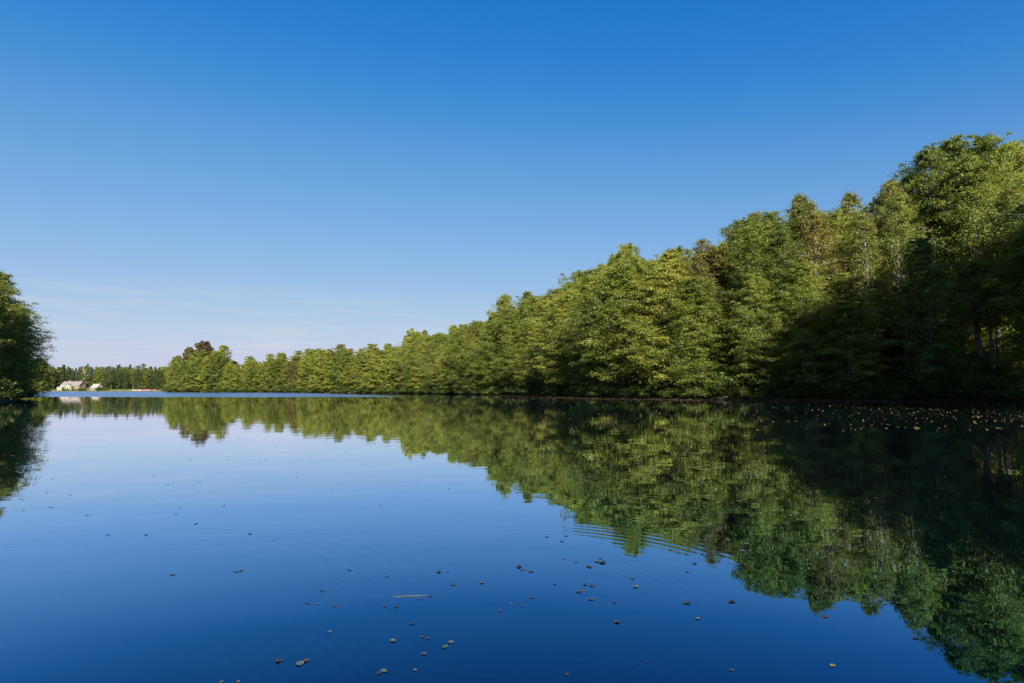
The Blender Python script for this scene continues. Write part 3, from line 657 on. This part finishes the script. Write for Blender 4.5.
BIG = [(279, 661, 'dark', 'dark curled leaf afloat beside the pale leaf at bottom left', 1.0), (300, 664, 'pale', 'large pale spotted leaf afloat at bottom left', 1.2), (306, 661, 'brown', 'brown leaf overlapping the large pale leaf at bottom left', .9),
       (379, 673, 'dark', 'dark half of the leaf pair afloat at bottom centre left', .8), (384, 671, 'pale', 'pale half of the leaf pair afloat at bottom centre left', .9), (415, 670, 'pale', 'faint pale leaf right of the bottom leaf pair', .6),
       (424, 654, 'brown', 'curled brown leaf afloat below the red-brown pair', .85), (422, 637, 'brown', 'left leaf of the red-brown pair', .7), (428, 638.5, 'brown', 'right leaf of the red-brown pair', .6), (445, 647, 'green', 'green leaf afloat beside a pale one', .95),
       (451, 642.5, 'pale', 'pale leaf touching the green one', .9), (393, 641, 'pale', 'faint pinkish pale leaf left of the red-brown pair', .9), (330, 632, 'pale', 'small pale leaf afloat alone left of centre', .7),
       (146, 535, 'dark', 'round dark leaf afloat far left, upper of two', 1.0), (172.6, 575, 'dark', 'round dark leaf afloat far left, lower of two', 1.0), (196, 524, 'dark', 'small dark curled leaf nearest the left pale band', 1.1), (236, 572, 'dark', 'left leaf of the dark touching pair', .9), (241, 571, 'dark', 'right leaf of the dark touching pair', 1.0),
       (250, 534, 'dark', 'dark olive leaf afloat above the touching pair', 1.0), (349, 570, 'brown', 'lone reddish brown leaf left of centre', .8), (519, 567, 'dark', 'largest dark leaf at the centre of the lake', 1.35), (523, 569.5, 'green', 'greenish leaf beside the largest dark one', 1.0), (531, 571.5, 'brown', 'flat brown leaf right of the largest dark one', 1.1),
       (531.7, 598, 'brown', 'brown leaf right of the small rings', .8), (511, 604, 'pale', 'pale leaf inside the small rings', .7), (500.5, 611, 'brown', 'reddish leaf below the small rings', .8), (523, 606, 'olive', 'small olive leaf inside the small rings', .6),
       (589, 567, 'dark', 'flat dark leaf left of the dark cluster', 1.4), (602.6, 562.6, 'dark', 'large leaf of the dark cluster below the ripples', 1.5), (597, 562, 'dark', 'second leaf of the dark cluster below the ripples', 1.0), (600, 558.5, 'olive', 'topmost leaf of the cluster below the ripples', .9),
       (584.8, 584.7, 'dark', 'upper left of four dark leaves right of the rings', .8), (591.6, 586, 'dark', 'upper right of four dark leaves right of the rings', 1.0), (578.7, 592, 'dark', 'left of four dark leaves right of the rings', 1.0), (583, 591, 'pale', 'pale leaf touching a dark one right of the rings', .8), (591, 599.5, 'olive', 'lowest of four dark leaves right of the rings', .9),
       (616.8, 622, 'brown', 'dark brown curled leaf below the four dark leaves', 1.0), (687, 603, 'dark', 'dark leaf afloat alone right of centre', 1.3), (732, 601.8, 'dark', 'dark curled leaf afloat below the reflected treetops', 1.2), (694.8, 563.7, 'dark', 'small dark leaf near the ripple ends', 1.1), (687, 571.7, 'olive', 'small olive leaf below the ripple ends', .8),
       (698, 619, 'pale', 'pale tan leaf afloat right of centre', .8), (825.5, 616.6, 'brown', 'brown leaf afloat below the notch in the reflected skyline', 1.0), (832.6, 665.7, 'yellow', 'tan leaf afloat at bottom right', .75), (915.5, 638, 'dark', 'dark leaf afloat near the reflected tallest trees', 1.0), (884, 604, 'pale', 'pale leaf afloat in the reflected trees at right', .7),
       (731.8, 670, 'olive', 'small olive leaf at the bottom right of centre', .6), (567, 674.5, 'brown', 'small brown leaf at the bottom centre', .6), (647, 661.7, 'brown', 'faint small brown leaf near the bottom right of centre', .4), (739, 574, 'olive', 'small olive leaf at the tip of the reflected wood', .9),
       (221, 682, 'pale', 'pale leaf cut by the bottom edge, left one', .5), (238, 682, 'pale', 'pale leaf cut by the bottom edge, right one', .5), (623.7, 523, 'dark', 'dark leaf afloat in the reflection above the ripples', 1.3), (307, 603, 'brown', 'faint reddish leaf left of a pale speck', .7), (317, 604, 'pale', 'small pale speck of a leaf beside the faint reddish one', .5)]
for px, py, c, lab, s in BIG: put_leaf(px, py, c, lab, s=s)
SMALL = [(322, 591), (335, 606), (412, 624), (384, 606), (396, 607), (430, 596), (420, 599), (453, 585), (439, 572), (448, 572), (481, 583), (387, 577), (157, 504), (176, 514), (180, 508), (183.6, 497), (168, 485), (198, 492), (199.6, 482), (224, 506),
         (274.6, 540), (108, 535), (332, 489), (381, 505), (418, 481), (449, 488.6), (547, 537), (562, 541.6), (566, 536), (563.7, 559), (576.7, 562), (555, 584), (614, 602.8), (632, 578.6), (636, 587), (482.7, 582.7), (954, 572), (876, 498), (605, 511), (629, 507), (643, 507), (728, 540), (746.5, 544), (742.6, 551)]
for px, py in SMALL:
    c = rnd.choice(['dark', 'olive', 'dark', 'brown', 'olive']); s = rnd.uniform(.6, 1.05)
    if (px, py) in ((636, 587), (605, 511), (629, 507), (643, 507), (728, 540), (746.5, 544), (742.6, 551)): c = 'pale'; s = 1.2  # all but the first stand for patches of reflected sky, painted in as pale leaves
    z = 'on the near water left of centre' if px < 480 else 'on the near water right of centre'
    lab = 'small %s leaf afloat %s' % (c, z); put_leaf(px, py, c, lab, 'scattered leaves: ' + lab, s=s)
FARL = [(116, 432.5), (137.7, 434), (149.7, 457.4), (191, 460.6), (179, 460.6), (52.7, 479), (46.6, 492.5), (22.6, 500), (23.4, 510.4), (50.7, 507.5), (70, 495), (87, 515.4), (260, 462), (264.6, 460), (275, 446), (252, 452.7), (239, 437), (296.8, 477), (228, 460), (106, 447), (154, 476), (145.6, 433),
        (346, 452.8), (359, 446), (378, 449), (406.7, 454.4), (308.8, 456), (321, 454), (291, 463), (429, 456), (326, 441)]
for px, py in FARL: put_leaf(px, py, 'dark' if rnd.random() < .7 else 'olive', 'tiny leaf speck on the pale left part of the lake', 'leaf specks on the pale water', s=rnd.uniform(.8, 1.3))
for px, py in [(44, 456.5), (22, 441), (12, 456), (11, 433), (27.5, 442.4)]: put_leaf(px, py, 'orange', 'orange leaf afloat in the dark reflection of the left shore', 'orange leaves at the left shore', s=1.4, cv=1)
# a green reed stem and a reddish twig afloat
def stem(p0, p1, r, col, name, lab):
    a = on_water(*p0); b = on_water(*p1); L = math.hypot(b[0] - a[0], b[1] - a[1]); V, Fc = [], []
    tube(V, Fc, [(0, 0, .001), (L * .4, .012 * L, .002), (L * .75, -.01 * L, .002), (L, .02 * L, .001)], [r * .6, r, r, r * .4], 6)
    o = link(bpy.data.objects.new(name, mesh_np(name, V, Fc, col, smooth=True))); o.location = (a[0], a[1], 0); o.rotation_euler = (0, 0, math.atan2(b[1] - a[1], b[0] - a[0])); tag(o, lab, 'stem')
stem((393, 597.2), (427, 595.6), .0018, LC['olive'], 'reed_stem', 'long green reed stem afloat left of the small rings')
stem((607, 530), (615.5, 528.4), .004, LC['brown'], 'twig', 'short reddish twig afloat above the ripples')
# drifted litter along the shaded cove: uncountable
rng = np.random.RandomState(5); Vs, Fs, Ts = [], [], []
n = 330000; xs = rng.uniform(-5, 44, n); ys = rng.uniform(14, 118, n); d = -sdist(xs, ys)
keep = (d > .05) & (xs / ys < 1.0) & (rng.rand(n) < np.where(d < 4, .45 * np.exp(-d / 3.5), .15 * np.exp(-(d - 4) / 4.5) + .002)) & ~((ys > 75) & (rng.rand(n) < .6))
C = np.stack([xs, ys, np.full(n, .010)], 1)[keep]; m = len(C)
Nn = rng.normal(size=(m, 3)) * .42 + [0, 0, 1]; L = rng.uniform(.04, .10, m)
lv, lf, lt = leaves(rng, C, Nn, L, L * .7, rng.rand(m))
lit = leaf_mat('drift_litter', [(.0, (.03, .018, .008)), (.5, (.055, .036, .014)), (1, (.15, .10, .032))], trans=.1, tw=.9, ow=0, nw=.1)
tag(link(bpy.data.objects.new('leaf_litter', mesh_np('leaf_litter', lv, lf, lit, lt))), 'yellow and brown fallen leaves drifted along the shaded right shore', 'fallen leaves', kind='stuff')
print('trees', len(placed), 'litter', m)
